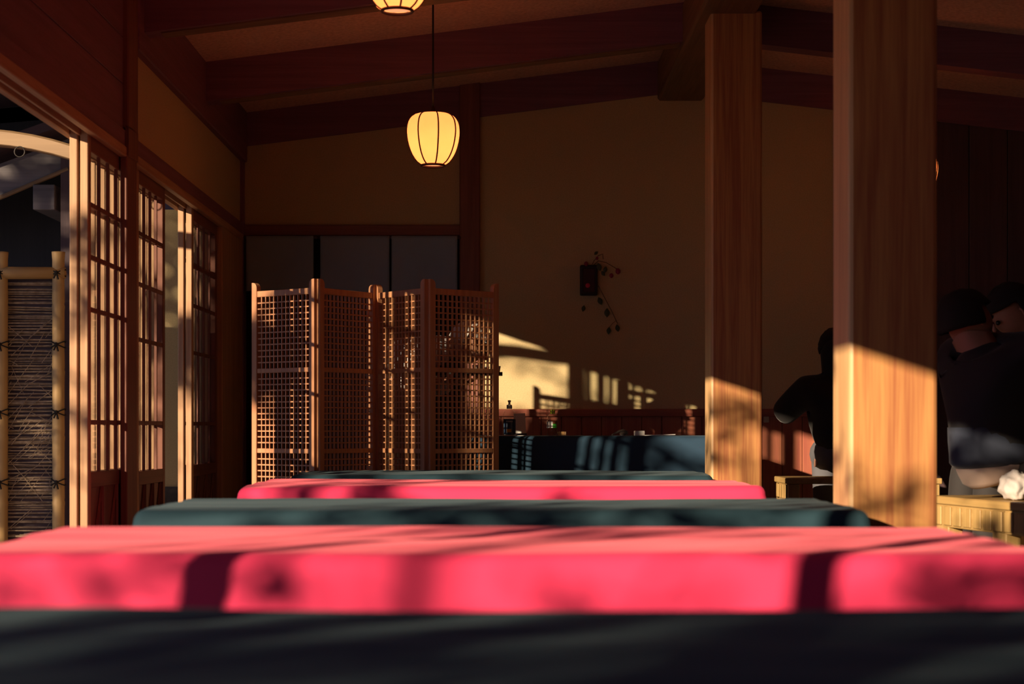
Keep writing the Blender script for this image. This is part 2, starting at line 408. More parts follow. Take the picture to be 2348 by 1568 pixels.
sliding_door(6, *XO, 8.79, 9.57, 0, (1.53, .70), .46, slats=6)

# ------------------------------------------------------------------ tables and cloths
def cloth(name, label, cat, x0, x1, y0, y1, z, drop, mat, seed, group=None, flare=.05, wrinkle=1.0):
    rng = random.Random(seed); off = Vector((rng.uniform(-50, 50), rng.uniform(-50, 50), 0))
    bm = bmesh.new(); r = .032
    nx, ny = 110, 44
    def hz(x, y):
        p = Vector((x * 1.1, y * 6.5, 0)) + off
        return wrinkle * (.0060 * noise.noise(p) + .0026 * noise.noise(p * 2.3 + off))
    # perimeter of the flat part, counter clockwise, inset r
    top = {}
    for i in range(nx + 1):
        for j in range(ny + 1):
            x = x0 + r + (x1 - x0 - 2 * r) * i / nx; y = y0 + r + (y1 - y0 - 2 * r) * j / ny
            top[i, j] = bm.verts.new((x, y, z + hz(x, y)))
    for i in range(nx):
        for j in range(ny): bm.faces.new((top[i, j], top[i + 1, j], top[i + 1, j + 1], top[i, j + 1]))
    per = [(i, 0) for i in range(nx)] + [(nx, j) for j in range(ny)] + [(i, ny) for i in range(nx, 0, -1)] + [(0, j) for j in range(ny, 0, -1)]
    cols = []; s = 0
    for (i, j) in per:
        v = top[i, j]; nx_ = (-1 if i == 0 else 1 if i == nx else 0); ny_ = (-1 if j == 0 else 1 if j == ny else 0)
        corner = nx_ != 0 and ny_ != 0
        nrm = Vector((nx_, ny_, 0)).normalized()
        # blend normals near the corners so the cloth falls in a cone
        dx = min(i, nx - i) / nx * (x1 - x0); dy = min(j, ny - j) / ny * (y1 - y0)
        if ny_ != 0 and dx < .07 and not corner:
            sx = -1 if i < nx / 2 else 1; nrm = Vector((sx * (1 - dx / .07) * .8, ny_, 0)).normalized()
        if nx_ != 0 and dy < .07 and not corner:
            sy = -1 if j < ny / 2 else 1; nrm = Vector((nx_, sy * (1 - dy / .07) * .8, 0)).normalized()
        col = [v]; pos = v.co.x + v.co.y if ny_ == 0 else v.co.x
        ph = noise.noise(Vector((v.co.x * 2.2, v.co.y * 2.2, seed * 3.1)))
        ph2 = noise.noise(Vector((v.co.x * 6, v.co.y * 6, seed * 7.7)))
        for k in range(1, 6):
            a = PI / 2 * k / 5
            p = v.co + nrm * r * math.sin(a) + Vector((0, 0, -r * (1 - math.cos(a)))); col.append(bm.verts.new(p))
        bx = col[-1].co.copy()
        nd = 12
        for k in range(1, nd + 1):
            t = k / nd; out = flare * t * (1 - .3 * t) + (.020 * ph + .008 * ph2) * t ** 0.8 + (.05 * t if corner else 0)
            out = max(out, .002)
            col.append(bm.verts.new(bx + nrm * out + Vector((0, 0, -(drop - r) * t))))
        cols.append(col)
    for a in range(len(cols)):
        u, v = cols[a], cols[(a + 1) % len(cols)]
        for k in range(len(u) - 1): bm.faces.new((u[k], u[k + 1], v[k + 1], v[k]))
    bmesh.ops.recalc_face_normals(bm, faces=bm.faces)
    me = bpy.data.meshes.new(name); c0 = Vector((.5 * (x0 + x1), .5 * (y0 + y1), z)); bmesh.ops.translate(bm, verts=bm.verts, vec=-c0); bm.to_mesh(me); bm.free()
    me.materials.append(mat)
    for p in me.polygons: p.use_smooth = True
    o = bpy.data.objects.new(name, me); C.objects.link(o); o.location = c0
    return tag(o, label, cat, group)
def table(label, x0, x1, y0, y1, z, group):
    t = thing('low_table', label, 'table', (.5 * (x0 + x1), .5 * (y0 + y1), 0), group)
    W().box(x0 + .012, x1 - .012, y0 + .012, y1 - .012, z - .042, z - .012, .003).build('table_top', 'oldwoodX', t)
    for x in (x0 + .09, x1 - .14):
        for y in (y0 + .08, y1 - .13):
            W().box(x, x + .05, y, y + .05, 0, z - .042, .003).build('leg', 'oldwoodZ', t)
    return t
TZ = .48
G = 'long low tables in a row'
rows = [(1.22, 1.95, TEAL, 'nearest', 'dark teal cloth over the nearest table, blurred along the bottom edge', 1),
        (2.78, 3.52, RED, 'second', 'bright red cloth over the wide table just beyond the nearest teal one', 2),
        (4.24, 4.90, TEAL, 'third', 'dark teal cloth over the table between the two red-covered tables', 3),
        (5.92, 6.66, RED, 'fourth', 'red cloth over the smaller-looking far red table', 4),
        (7.38, 8.12, TEAL, 'fifth', 'dark teal cloth over the table standing right before the lattice screen', 5)]
under = ['low table under the nearest teal cloth', 'low table under the large near red cloth', 'low table under the teal cloth between the red ones', 'low table under the far red cloth', 'low table under the teal cloth by the lattice screen']
for (y0, y1, m, nm, lb, sd), ul in zip(rows, under):
    table(ul, -.9, .9, y0, y1, TZ, G)
    cloth('tablecloth', lb, 'tablecloth', -.905, .905, y0 - .005, y1 + .005, TZ, .30, m, sd, 'cloths on the row of low tables')
table('table along the back wall under a dark blue cloth', -.16, 1.16, 9.27, 9.92, .635, None)
cloth('tablecloth', 'dark blue cloth over the table along the back wall, holding bottles', 'tablecloth', -.165, 1.165, 9.265, 9.925, .635, .22, BLUE, 9, None, flare=.03, wrinkle=.3)

# ------------------------------------------------------------------ folding screen
def folding_screen():
    pts = [(-1.25, 8.77), (-.899, 8.50), (-.639, 8.87), (-.362, 8.52), (-.018, 8.81)]
    t = thing('folding_screen', 'four-panel wooden lattice folding screen standing before the kitchen curtain', 'folding screen', (-.63, 8.65, 0))
    for i in range(4):
        a, b = Vector((*pts[i], 0)), Vector((*pts[i + 1], 0)); u = (b - a).normalized(); Lp = (b - a).length
        nrm = Vector((-u.y, u.x, 0))
        m4 = Matrix(((u.x, nrm.x, 0, a.x), (u.y, nrm.y, 0, a.y), (0, 0, 1, 0), (0, 0, 0, 1)))
        g = .006; e0, e1 = g, Lp - g; pw = .034; th = .014
        fr = W()
        ztop = 1.405
        for s0, inner in ((e0, 1), (e1 - pw, -1)):
            # post with a rounded inner top corner
            prof = [(s0, .0), (s0 + pw, .0)]
            zt, rr = ztop, .026
            arc = [(math.cos(x) * rr, math.sin(x) * rr) for x in [PI / 2 * k / 6 for k in range(7)]]
            if inner == 1: prof += [(s0 + pw - rr + cx, zt - rr + cz) for cx, cz in arc] + [(s0, zt)]
            else: prof += [(s0 + pw, zt)] + [(s0 + rr - cx, zt - rr + cz) for cx, cz in arc[::-1]]
            bb = bmesh.new()
            f0 = [bb.verts.new(m4 @ Vector((x, -th, z))) for x, z in prof]; f1 = [bb.verts.new(m4 @ Vector((x, th, z))) for x, z in prof]
            bb.faces.new(f0[::-1]); bb.faces.new(f1)
            for k in range(len(prof)):
                q = (k + 1) % len(prof); bb.faces.new((f0[k], f0[q], f1[q], f1[k]))
            fr.join(bb)
        x0, x1 = e0 + pw, e1 - pw
        zs = [1.347, .963, .564, .12]
        for zc, hh in zip(zs, (.015, .0115, .0115, .02)): fr.box(x0, x1, -.011, .011, zc - hh, zc + hh, .002, m4)
        p = fr.build('panel', 'screenwoodZ', t)
        lat = W()
        for zhi, zlo in ((1.332, .9745), (.9515, .5755), (.5525, .14)):
            nr = max(3, round((zhi - zlo) / .0297)); nc = 13
            for k in range(1, nc): 
                x = x0 + (x1 - x0) * k / nc; lat.box(x - .0032, x + .0032, -.007, .005, zlo, zhi, 0, m4)
            for k in range(1, nr):
                z = zlo + (zhi - zlo) * k / nr; lat.box(x0, x1, -.006, .007, z - .0032, z + .0032, 0, m4)
        lat.build('lattice', 'screenwoodZ', p)
        if i < 3:
            for zh in (1.265, .78, .30):
                q = Vector((*pts[i + 1], 0))
                yo = -.024 if i == 1 else .012
                h = W().box(q.x - .014, q.x + .014, q.y + yo, q.y + yo + .010, zh - .025, zh + .025, .002)
                hb = h.build('hinge', IRON, p)
    return t
folding_screen()

# ------------------------------------------------------------------ paper lanterns
def lantern(label, loc, R, top_z):
    t = thing('paper_lantern', label, 'lantern', loc, 'glowing paper lanterns on cords')
    k = R / .124
    prof = [(0.052, -.122), (.075, -.107), (.098, -.075), (.114, -.035), (.123, .010), (.124, .045), (.117, .080), (.100, .104), (.076, .116), (.048, .119)]
    # smooth with Catmull-Rom
    P = []
    for i in range(len(prof) - 1):
        p0, p1, p2, p3 = prof[max(i - 1, 0)], prof[i], prof[i + 1], prof[min(i + 2, len(prof) - 1)]
        for s in (0, .5):
            f = lambda a, b, c, d: .5 * (2 * b + (c - a) * s + (2 * a - 5 * b + 4 * c - d) * s * s + (3 * b - 3 * c + d - a) * s ** 3)
            P.append((f(p0[0], p1[0], p2[0], p3[0]) * k, f(p0[1], p1[1], p2[1], p3[1]) * k))
    P.append((prof[-1][0] * k, prof[-1][1] * k))
    MB().lathe(P, 48).build('lamp_shade', LPAPER, t, True)
    for q in range(8):
        a = 2 * PI * q / 8 + .24
        MB().tube([((r + .001) * math.cos(a), (r + .001) * math.sin(a), z) for r, z in P], .0036 * k, 6).build('rib', RIBM, t, True)
    rg = MB(); rg.tube([(.054 * k * math.cos(2 * PI * q / 32), .054 * k * math.sin(2 * PI * q / 32), -.124 * k) for q in range(33)], .006 * k, 8, False)
    rg.build('bottom_ring', RIBM, t, True)
    MB().lathe([(0, -.118 * k), (.05 * k, -.118 * k)], 24).build('bottom_diffuser', GLOW, t)
    MB().lathe([(0, .150 * k), (.010 * k, .150 * k), (.012 * k, .132 * k), (.052 * k, .124 * k), (.054 * k, .114 * k), (0, .114 * k)], 24).build('top_cap', RIBM, t, True)
    MB().tube([(0, 0, .145 * k), (0, 0, top_z - loc[2])], .0045, 8).build('cord', BLACK, t, True)
    ld = bpy.data.lights.new('lantern_bulb', 'POINT'); ld.energy = 3.6; ld.color = (1, .62, .28); ld.shadow_soft_size = .03
    lo = bpy.data.objects.new('lantern_bulb', ld); C.objects.link(lo); lo.parent = t; lo.location = (0, 0, -.01)
    return t
p = at(993, 319, 8.2); lantern('glowing paper lantern hanging whole above the lattice screen', p, .124, 2.70)
p = at(911, -55, 6.2); lantern('glowing paper lantern cut off by the top edge', p, .124, 2.68)
p = at(2096, 400, 9.3); lantern('glowing paper lantern showing only a sliver beside the big pillar', p, .124, zb(p.x) + .2)

# ------------------------------------------------------------------ curtains (noren) and kitchen things
def noren(label, xs, z1, z0, seed):
    t = thing('noren_curtain', label, 'curtain', (.5 * (xs[0][0] + xs[-1][1]), YB - .045, z1))
    W().tube([(xs[0][0] - .02, YB - .045, z1 - .005), (xs[-1][1] + .02, YB - .045, z1 - .005)], .008, 8).build('rod', 'darkwoodX', t, True)
    for (a, b) in xs:
        bm = W(); nxx, nz = 24, 14; g = {}
        for th in (0, 1):
            for i in range(nxx + 1):
                for j in range(nz + 1):
                    s = j / nz; x = a + (b - a) * i / nxx; ph = noise.noise(Vector((x * 5, seed, s))) * .014 * s + .004 * math.sin(x * 40) * s
                    g[th, i, j] = bm.bm.verts.new((x, YB - .058 + ph + th * .003, z1 + .004 - (z1 - z0) * s))
            for i in range(nxx):
                for j in range(nz): bm.bm.faces.new((g[th, i, j], g[th, i + 1, j], g[th, i + 1, j + 1], g[th, i, j + 1]))
        for i in range(nxx):
            bm.bm.faces.new((g[0, i, nz], g[0, i + 1, nz], g[1, i + 1, nz], g[1, i, nz]))
            bm.bm.faces.new((g[0, i, 0], g[0, i + 1, 0], g[1, i + 1, 0], g[1, i, 0]))
        for j in range(nz):
            for i in (0, nxx): bm.bm.faces.new((g[0, i, j], g[0, i, j + 1], g[1, i, j + 1], g[1, i, j]))
        bm.build('curtain_panel', NOREN, t, True)
noren('plain grey noren curtain at the left of the kitchen doorway', [(-1.515, -1.115)], 1.812, 1.485, 1.3)
noren('wider grey noren curtain split in two beside the red post', [(-1.075, -.665), (-.652, -.262)], 1.812, 1.47, 4.1)
# shelf with a kettle and a hung cloth, faint in the dark kitchen
sh = thing('kitchen_shelf', 'dark wooden shelf in the dim kitchen behind the screen', 'shelf', (-1.2, 11.6, 0))
W().box(-1.62, -.45, 11.4, 11.8, .86, .9, .003).build('shelf_board', 'darkwoodX', sh)
for x in (-1.6, -.5): W().box(x, x + .04, 11.42, 11.78, 0, .86).build('leg', 'darkwoodZ', sh)
kt = thing('kettle', 'dark kettle standing on the kitchen shelf', 'kettle', (-1.58, 11.6, .9))
W().lathe([(0, 0), (.085, 0), (.10, .04), (.09, .10), (.05, .14), (0, .15)], 24, (-1.56, 11.6, .9)).build('body', IRON, kt, True)
W().tube([(-1.64, 11.6, 1.01), (-1.64, 11.6, 1.10), (-1.56, 11.6, 1.14), (-1.48, 11.6, 1.10), (-1.48, 11.6, 1.01)], .006, 8).build('handle', IRON, kt, True)
tw = MB()
for k in range(5): tw.box(-1.475 + k * .05, -1.44 + k * .05, 11.8, 11.83, .91, 1.36 - .05 * abs(k - 2), .004)
tag(tw.build('board_rack', KRAFT), 'pale upright boards seen faintly through the leftmost screen panel', 'rack')

# ------------------------------------------------------------------ things on the back table
BZ = .636
def pump_bottle(p):
    t = thing('pump_bottle', 'pump bottle with a navy label on the back table beside the screen', 'bottle', p)
    MB().lathe([(0, .002), (.031, .002), (.034, .008), (.034, .115), (.028, .132), (.014, .142), (.012, .15)], 28).build('body', PET, t, True)
    MB().lathe([(0, .005), (.030, .005), (.032, .09), (0, .09)], 24).build('liquid', plain('gel_blue', (.10, .16, .20), .3), t, True)
    MB().lathe([(.0346, .008), (.0346, .088)], 28, a0=-PI * .8, a1=-PI * .2 + .4).build('front_label', LABELB, t, True)
    MB().box(-.014, .010, -.0362, -.0352, .018, .036).build('label_mark', ORANGE, t)
    # faint row of pale letters
    lt_ = MB(); x = -.017
    for k in range(4):
        lt_.box(x, x + .0015, -.0356, -.0350, .073, .081); lt_.box(x + .0045, x + .006, -.0356, -.0350, .073, .081); lt_.box(x, x + .006, -.0356, -.0350, .0765, .0778); x += .009
    lt_.build('label_letters', WHITE, t)
    MB().lathe([(0, .145), (.015, .145), (.015, .165), (.006, .168), (.006, .182), (.009, .183), (.009, .19), (0, .192)], 20).build('pump', CUPW, t, True)
    MB().tube([(0, 0, .187), (0, -.03, .186), (0, -.034, .18)], .004, 8).build('nozzle', CUPW, t, True)
pump_bottle(at(1168, 0, 9.42).to_2d().to_3d() + Vector((0, 0, BZ)))
def tea_bottle(p):
    t = thing('drink_bottle', 'clear drink bottle with a lime cap and green print on the back table', 'bottle', p)
    MB().lathe([(0, .002), (.026, .002), (.030, .008), (.030, .02), (.0275, .03), (.031, .04), (.031, .085), (.027, .105), (.012, .118), (.011, .122)], 28).build('body', PET, t, True)
    MB().lathe([(0, .004), (.028, .006), (.0265, .03), (.0295, .04), (.0295, .083), (0, .083)], 24).build('drink', glass_mat('pale_tea', (.95, .90, .76), 1.33), t, True)
    MB().lathe([(0, .118), (.0135, .118), (.0135, .138), (.012, .141), (0, .141)], 24).build('bottle_cap', LIME, t, True)
    lb = MB().lathe([(.0315, .042), (.0318, .062), (.0315, .076)], 16, a0=-PI * .95, a1=-PI * .5); lb.build('white_label', WHITE, t, True)
    lf = MB().lathe([(.0322, .042), (.0323, .064)], 8, a0=-PI * .5, a1=-PI * .28); lf.build('green_leaf_print', GREENP, t, True)
tea_bottle(at(1267, 0, 9.45).to_2d().to_3d() + Vector((0, 0, BZ)))
def card_stand(p):
    t = thing('menu_card', 'white upright card standing behind the pump bottle', 'menu card', p)
    MB().box(-.03, .034, -.002, .002, .01, .125, mat=Matrix.Rotation(math.radians(-14), 4, 'X') @ Matrix.Rotation(math.radians(-2), 4, 'Y')).build('card', WHITE, t)
    MB().box(-.034, .038, -.02, .03, 0, .012, .002).build('base', 'darkwoodX', t)
card_stand(at(1192, 0, 9.58).to_2d().to_3d() + Vector((0, 0, BZ)))
q = at(1290, 0, 9.5); tag(MB().box(-.02, .02, -.015, .015, 0, .022, .002).build('small_box', KRAFT), 'small brown box beside the clear drink bottle', 'box').location = (q.x, q.y, BZ)
q = at(1466, 0, 9.42); tag(MB().box(-.026, .026, -.02, .02, 0, .026, .002, Matrix.Rotation(.15, 4, 'Z')).build('napkin_block', WHITE), 'small white block of napkins lying in sunlight on the back table', 'napkin').location = (q.x, q.y, BZ)
q = at(1172, 0, 9.36); tag(MB().box(-.095, .10, -.05, .07, 0, .003, mat=Matrix.Rotation(.1, 4, 'Z')).build('paper_sheet', WHITE), 'white paper sheet lying flat beneath the pump bottle', 'paper').location = (q.x - .02, q.y - .02, BZ - .001)
q = at(1515, 0, 9.45); tag(MB().box(-.085, .08, -.06, .06, 0, .004, mat=Matrix.Rotation(-.12, 4, 'Z') @ Matrix.Rotation(-.03, 4, 'Y')).build('paper_sheet', WHITE), 'thin white folder lying flat between napkins and the pillar', 'paper').location = (q.x, q.y, BZ + .002)
q = at(1424, 0, 9.42)
gl = MB(); gl.tube([(-.05, 0, .004), (-.03, 0, .012), (-.01, 0, .024), (.012, 0, .028), (.03, 0, .020), (.034, 0, .006)], [.003, .005, .006, .007, .007, .004], 8); gl.ball((.012, .012, .012), .02, (1, 1, .6))
tag(gl.build('folded_glove', cloth_mat('brown_knit', (.10, .07, .055)), None, True), 'crumpled dark brown glove left on the back table', 'glove').location = (q.x, q.y, BZ)

# switch, wall vase
q = at(1756, 958, YB)
sw = thing('light_switch', 'small ivory switch plate on the wainscot by the far pillar', 'switch', (q.x, YB - .016, q.z))
MB().box(-.016, .016, -.008, 0, -.027, .027, .002).build('plate', IVORY, sw); MB().box(-.006, .006, -.012, -.008, -.014, .014, .001).build('rocker', IVORY, sw)
def wall_vase():
    c = at(1350, 642, YB - .03)
    t = thing('wall_vase', 'dark rectangular wall vase with red-berried sprig on the plaster wall', 'vase', (c.x, YB, c.z))
    W().box(c.x - .052, c.x + .052, YB - .055, YB - .002, c.z - .092, c.z + .088, .008, seg=3).build('body', IRON, t)
    W().box(c.x - .036, c.x + .034, YB - .060, YB - .054, c.z - .074, c.z + .066, .003).build('inset_panel', plain('dark_red_glaze', (.05, .012, .012), .3), t)
    W().ball((c.x - .008, YB - .062, c.z - .035), .014, (1, .35, 1)).build('red_dot', PINKB, t, True)
    P = lambda px, py, y=.05: tuple(at(px, py, YB - y))
    def stem_(pts, r=.0022): W().tube(pts, r, 6).build('stem', STEM, t, True)
    stem_([P(1355, 612), P(1362, 598), P(1372, 586, .07), P(1382, 582, .08), P(1383, 594, .08)])
    stem_([P(1358, 610), P(1372, 598, .08), P(1390, 602, .10), P(1407, 612, .11), P(1417, 618, .11)])
    stem_([P(1372, 655, .06), P(1385, 680, .06), P(1402, 712, .05), P(1416, 742, .04)])
    stem_([P(1412, 735, .04), P(1404, 742, .04), P(1397, 750, .04)], .0016)
    for px, py, r, yy in ((1369, 592, .009, .075), (1344, 605, .013, .05), (1417, 622, .016, .11), (1402, 632, .013, .10)):
        W().ball(P(px, py, yy), r, (1, 1, 1.15)).build('berry', BERRY, t, True)
    for px, py, ln, yy, a in ((1374, 612, .05, .08, -.3), (1388, 618, .04, .09, .2), (1383, 627, .035, .08, -.6), (1367, 580, .03, .07, .9), (1376, 690, .05, .04, -.4), (1392, 717, .055, .04, 0), (1338, 707, .04, .03, .2), (1396, 758, .045, .04, .1), (1416, 752, .045, .03, -.2)):
        q = Vector(P(px, py, yy)); m4 = Matrix.Translation(q) @ Matrix.Rotation(a, 4, 'Y')
        b = W(); ring = []
        for s in range(9):
            u = s / 8; wv = .3 * ln * math.sin(PI * u) + .0005
            z = ln * (.5 - u); ring.append((b.bm.verts.new(m4 @ Vector((-wv, .004, z))), b.bm.verts.new(m4 @ Vector((0, -.004, z))), b.bm.verts.new(m4 @ Vector((wv, .004, z)))))
        for r0, r1 in zip(ring, ring[1:]):
            b.bm.faces.new((r0[0], r0[1], r1[1], r1[0])); b.bm.faces.new((r0[1], r0[2], r1[2], r1[1]))
        b.build('leaf', FLOWERLEAF, t, True)
wall_vase()
q = at(1076, 776, YB - .05)
nt_ = MB().box(-.035, .035, -.003, 0, -.075, .075); nt_.ball((.006, -.004, .005), .012, (.8, .2, 1.6))
o = tag(nt_.build('paper_notice', WHITE), 'white paper notice pinned on the red post behind the screen', 'notice'); o.location = (q.x, YB - .041, q.z)

# ------------------------------------------------------------------ benches at the side
def bench(label, x0, x1, y0, y1, z, legs, rot=0.0):
    t = thing('wooden_bench', label, 'bench', (.5 * (x0 + x1), .5 * (y0 + y1), 0), 'pale wooden benches along the side')
    W().box(x0 - .01, x1 + .01, y0 - .01, y1 + .01, z - .03, z, .004).build('seat', 'benchwoodY', t)
    for x in (x0, x1 - .035):
        W().box(x, x + .02, y0 + .03, y1 - .03, z - .115, z - .03, .002).build('apron', 'benchwoodY', t)
        sl = W(); k = y0 + .06
        while k < y1 - .06:
            sl.box(x - .006, x, k, k + .058, z - .108, z - .036, .003); k += .078
        sl.build('apron_blocks', 'benchwoodZ', t)
    for y in legs:
        for x in (x0, x1 - .06):
            W().box(x, x + .06, y, y + .10, 0, z - .03, .004).build('leg', 'benchwoodZ', t)
    W().box(x0 + .06, x1 - .06, y0 + .05, y1 - .05, .12, .15, .003).build('stretcher', 'benchwoodY', t)
    t.rotation_euler.z = rot
bench('long pale wooden bench under the denim-hemmed sitter', 1.75, 2.15, 5.733, 6.733, .42, (5.76, 6.16, 6.60), math.radians(12))
bench('pale wooden bench seen between the two pillars', 1.47, 2.25, 8.95, 9.33, .42, (8.95, 9.23))

# ------------------------------------------------------------------ people
def skin_mesh(chains, sub=2):
    """chains: list of lists of (Vector, radius); chains whose first point equals an existing point branch from it."""
    bm = bmesh.new(); idx = {}; rad = []
    def V(p):
        k = tuple(round(c, 5) for c in p[0])
        if k not in idx: idx[k] = bm.verts.new(p[0]); rad.append(p[1])
        return idx[k]
    for ch in chains:
        vs = [V(p) for p in ch]
        for a, b in zip(vs, vs[1:]):
            if a is not b and not bm.edges.get((a, b)): bm.edges.new((a, b))
    me = bpy.data.meshes.new('skin'); bm.to_mesh(me); bm.free()
    o = bpy.data.objects.new('skin', me); C.objects.link(o)
    o.modifiers.new('skin', 'SKIN')
    lay = me.skin_vertices[0].data if me.skin_vertices else None
    if lay is None:
        bm = bmesh.new(); bm.from_mesh(me); bm.verts.layers.skin.verify(); bm.to_mesh(me); bm.free(); lay = me.skin_vertices[0].data
    for i, r in enumerate(rad):
        rr = r if isinstance(r, (tuple, list)) else (r, r)
        lay[i].radius = rr; lay[i].use_root = (i == 0)
    s = o.modifiers.new('sub', 'SUBSURF'); s.levels = sub; s.render_levels = sub
    dg = bpy.context.evaluated_depsgraph_get(); ev = o.evaluated_get(dg)
    res = bpy.data.meshes.new_from_object(ev)
    bpy.data.objects.remove(o); bpy.data.meshes.remove(me)
    return res
def mesh_obj(name, meshes, mat, parent):
    bm = bmesh.new()
    for m in meshes: bm.from_mesh(m); bpy.data.meshes.remove(m)
    me = bpy.data.meshes.new(name); bm.to_mesh(me); bm.free(); me.materials.clear(); me.materials.append(mat)
    for p in me.polygons: p.use_smooth = True; p.material_index = 0
    o = bpy.data.objects.new(name, me); C.objects.link(o); o.parent = parent; return o
def hand(wrist, fwd, side, palm, curl=.6):
    """finger chains: wrist point, finger direction, direction of the thumb, palm normal (fingers curl to it)."""
    f, s, n_ = fwd.normalized(), side.normalized(), palm.normalized(); out = []
    out.append(skin_mesh([[(wrist, .024), (wrist + f * .045, (.036, .017)), (wrist + f * .085, (.036, .014))]], 2))
    for k, (o_, L) in enumerate(((.027, .070), (.009, .080), (-.009, .075), (-.026, .058))):
        p = wrist + f * .075 + s * o_; ch = [(p, .0095)]; a = 0
        for j, seg in enumerate((.42, .33, .25)):
            a += curl * (1.0 if j else .7); p = p + (f * math.cos(a) + n_ * math.sin(a)) * L * seg; ch.append((p, .0092 - .0012 * (j + 1)))
        out.append(skin_mesh([ch], 1))
    p = wrist + f * .03 + s * .022
    out.append(skin_mesh([[(p, .012), (p + s * .022 + f * .018 + n_ * .008, .0105), (p + s * .030 + f * .045 + n_ * .022, .009), (p + s * .026 + f * .066 + n_ * .03, .0078)]], 1))
    return out
def head_chain(neck, hd, fwd, up, r=.088):
    """neck base, head centre; returns chains that grow the head, nose and ears."""
    side = fwd.cross(up).normalized()
    c = hd
    chin = c - up * .085 + fwd * .045; crown = c + up * .075 - fwd * .01
    mid = c - up * .03 + fwd * .02
    ch = [[(neck, .056), (neck.lerp(c, .5) - fwd * .01, .055), (mid, (.072, .082)), (c + up * .025, (.079, .094)), (crown, (.056, .068))],
          [(mid, (.072, .082)), (chin, (.038, .032))]]
    return ch, side
def face_bits(parent, c, fwd, up, hair_len, hair_mat=HAIR, mask=False):
    side = fwd.cross(up).normalized()
    R3 = Matrix((side, fwd, up)).transposed().to_4x4()
    def loc(s, f, u): return c + side * s + fwd * f + up * u
    nose = MB(); nose.bm.verts.ensure_lookup_table()
    nose = skin_mesh([[(loc(0, .090, .008), .006), (loc(0, .106, -.018), .011), (loc(0, .100, -.026), .012)]], 1)
    mouth = skin_mesh([[(loc(-.022, .092, -.055), .004), (loc(0, .099, -.054), .006), (loc(.022, .092, -.055), .004)]], 1)
    ears = [skin_mesh([[(loc(s * .074, -.008, .012), (.012, .010)), (loc(s * .088, -.016, .008), (.016, .007)), (loc(s * .084, -.010, -.022), (.010, .006))]], 2) for s in (-1, 1)]
    for s in (-1, 1):
        e = MB(); e.ball(loc(s * .031, .086, .006), .0105); e.build('eye', EYE, parent, True)
    hb = bmesh.new()
    bmesh.ops.create_uvsphere(hb, u_segments=28, v_segments=20, radius=1.0)
    kill = []
    for v in hb.verts:
        x, y, z = v.co.x, v.co.y, v.co.z
        nn = 1 + .06 * noise.noise(Vector((x * 4, y * 4, z * 3)))
        if (z < .22 and y > .12) or z < hair_len: kill.append(v)
        v.co = Vector((x * .090 * nn, y * .104 * nn - .010, z * .100 * nn + .020))
    bmesh.ops.delete(hb, geom=kill, context='VERTS')
    ex = bmesh.ops.solidify(hb, geom=list(hb.faces), thickness=-.012)
    for v in hb.verts: v.co = c + (R3 @ v.co)
    bmesh.ops.recalc_face_normals(hb, faces=hb.faces)
    hm = bpy.data.meshes.new('hair'); hb.to_mesh(hm); hb.free()
    mesh_obj('hair' if hair_mat is HAIR else 'head_scarf', [hm], hair_mat, parent)
    if mask:
        mb_ = bmesh.new(); bmesh.ops.create_uvsphere(mb_, u_segments=20, v_segments=14, radius=1.0)
        bmesh.ops.delete(mb_, geom=[v for v in mb_.verts if v.co.y < .15], context='VERTS')
        for v in mb_.verts: v.co = c + (R3 @ Vector((v.co.x * .072, v.co.y * .112, v.co.z * .052 - .048)))
        mm = bpy.data.meshes.new('mask'); mb_.to_mesh(mm); mb_.free(); mesh_obj('face_mask', [mm], WHITE, parent)
    return [nose, mouth] + ears

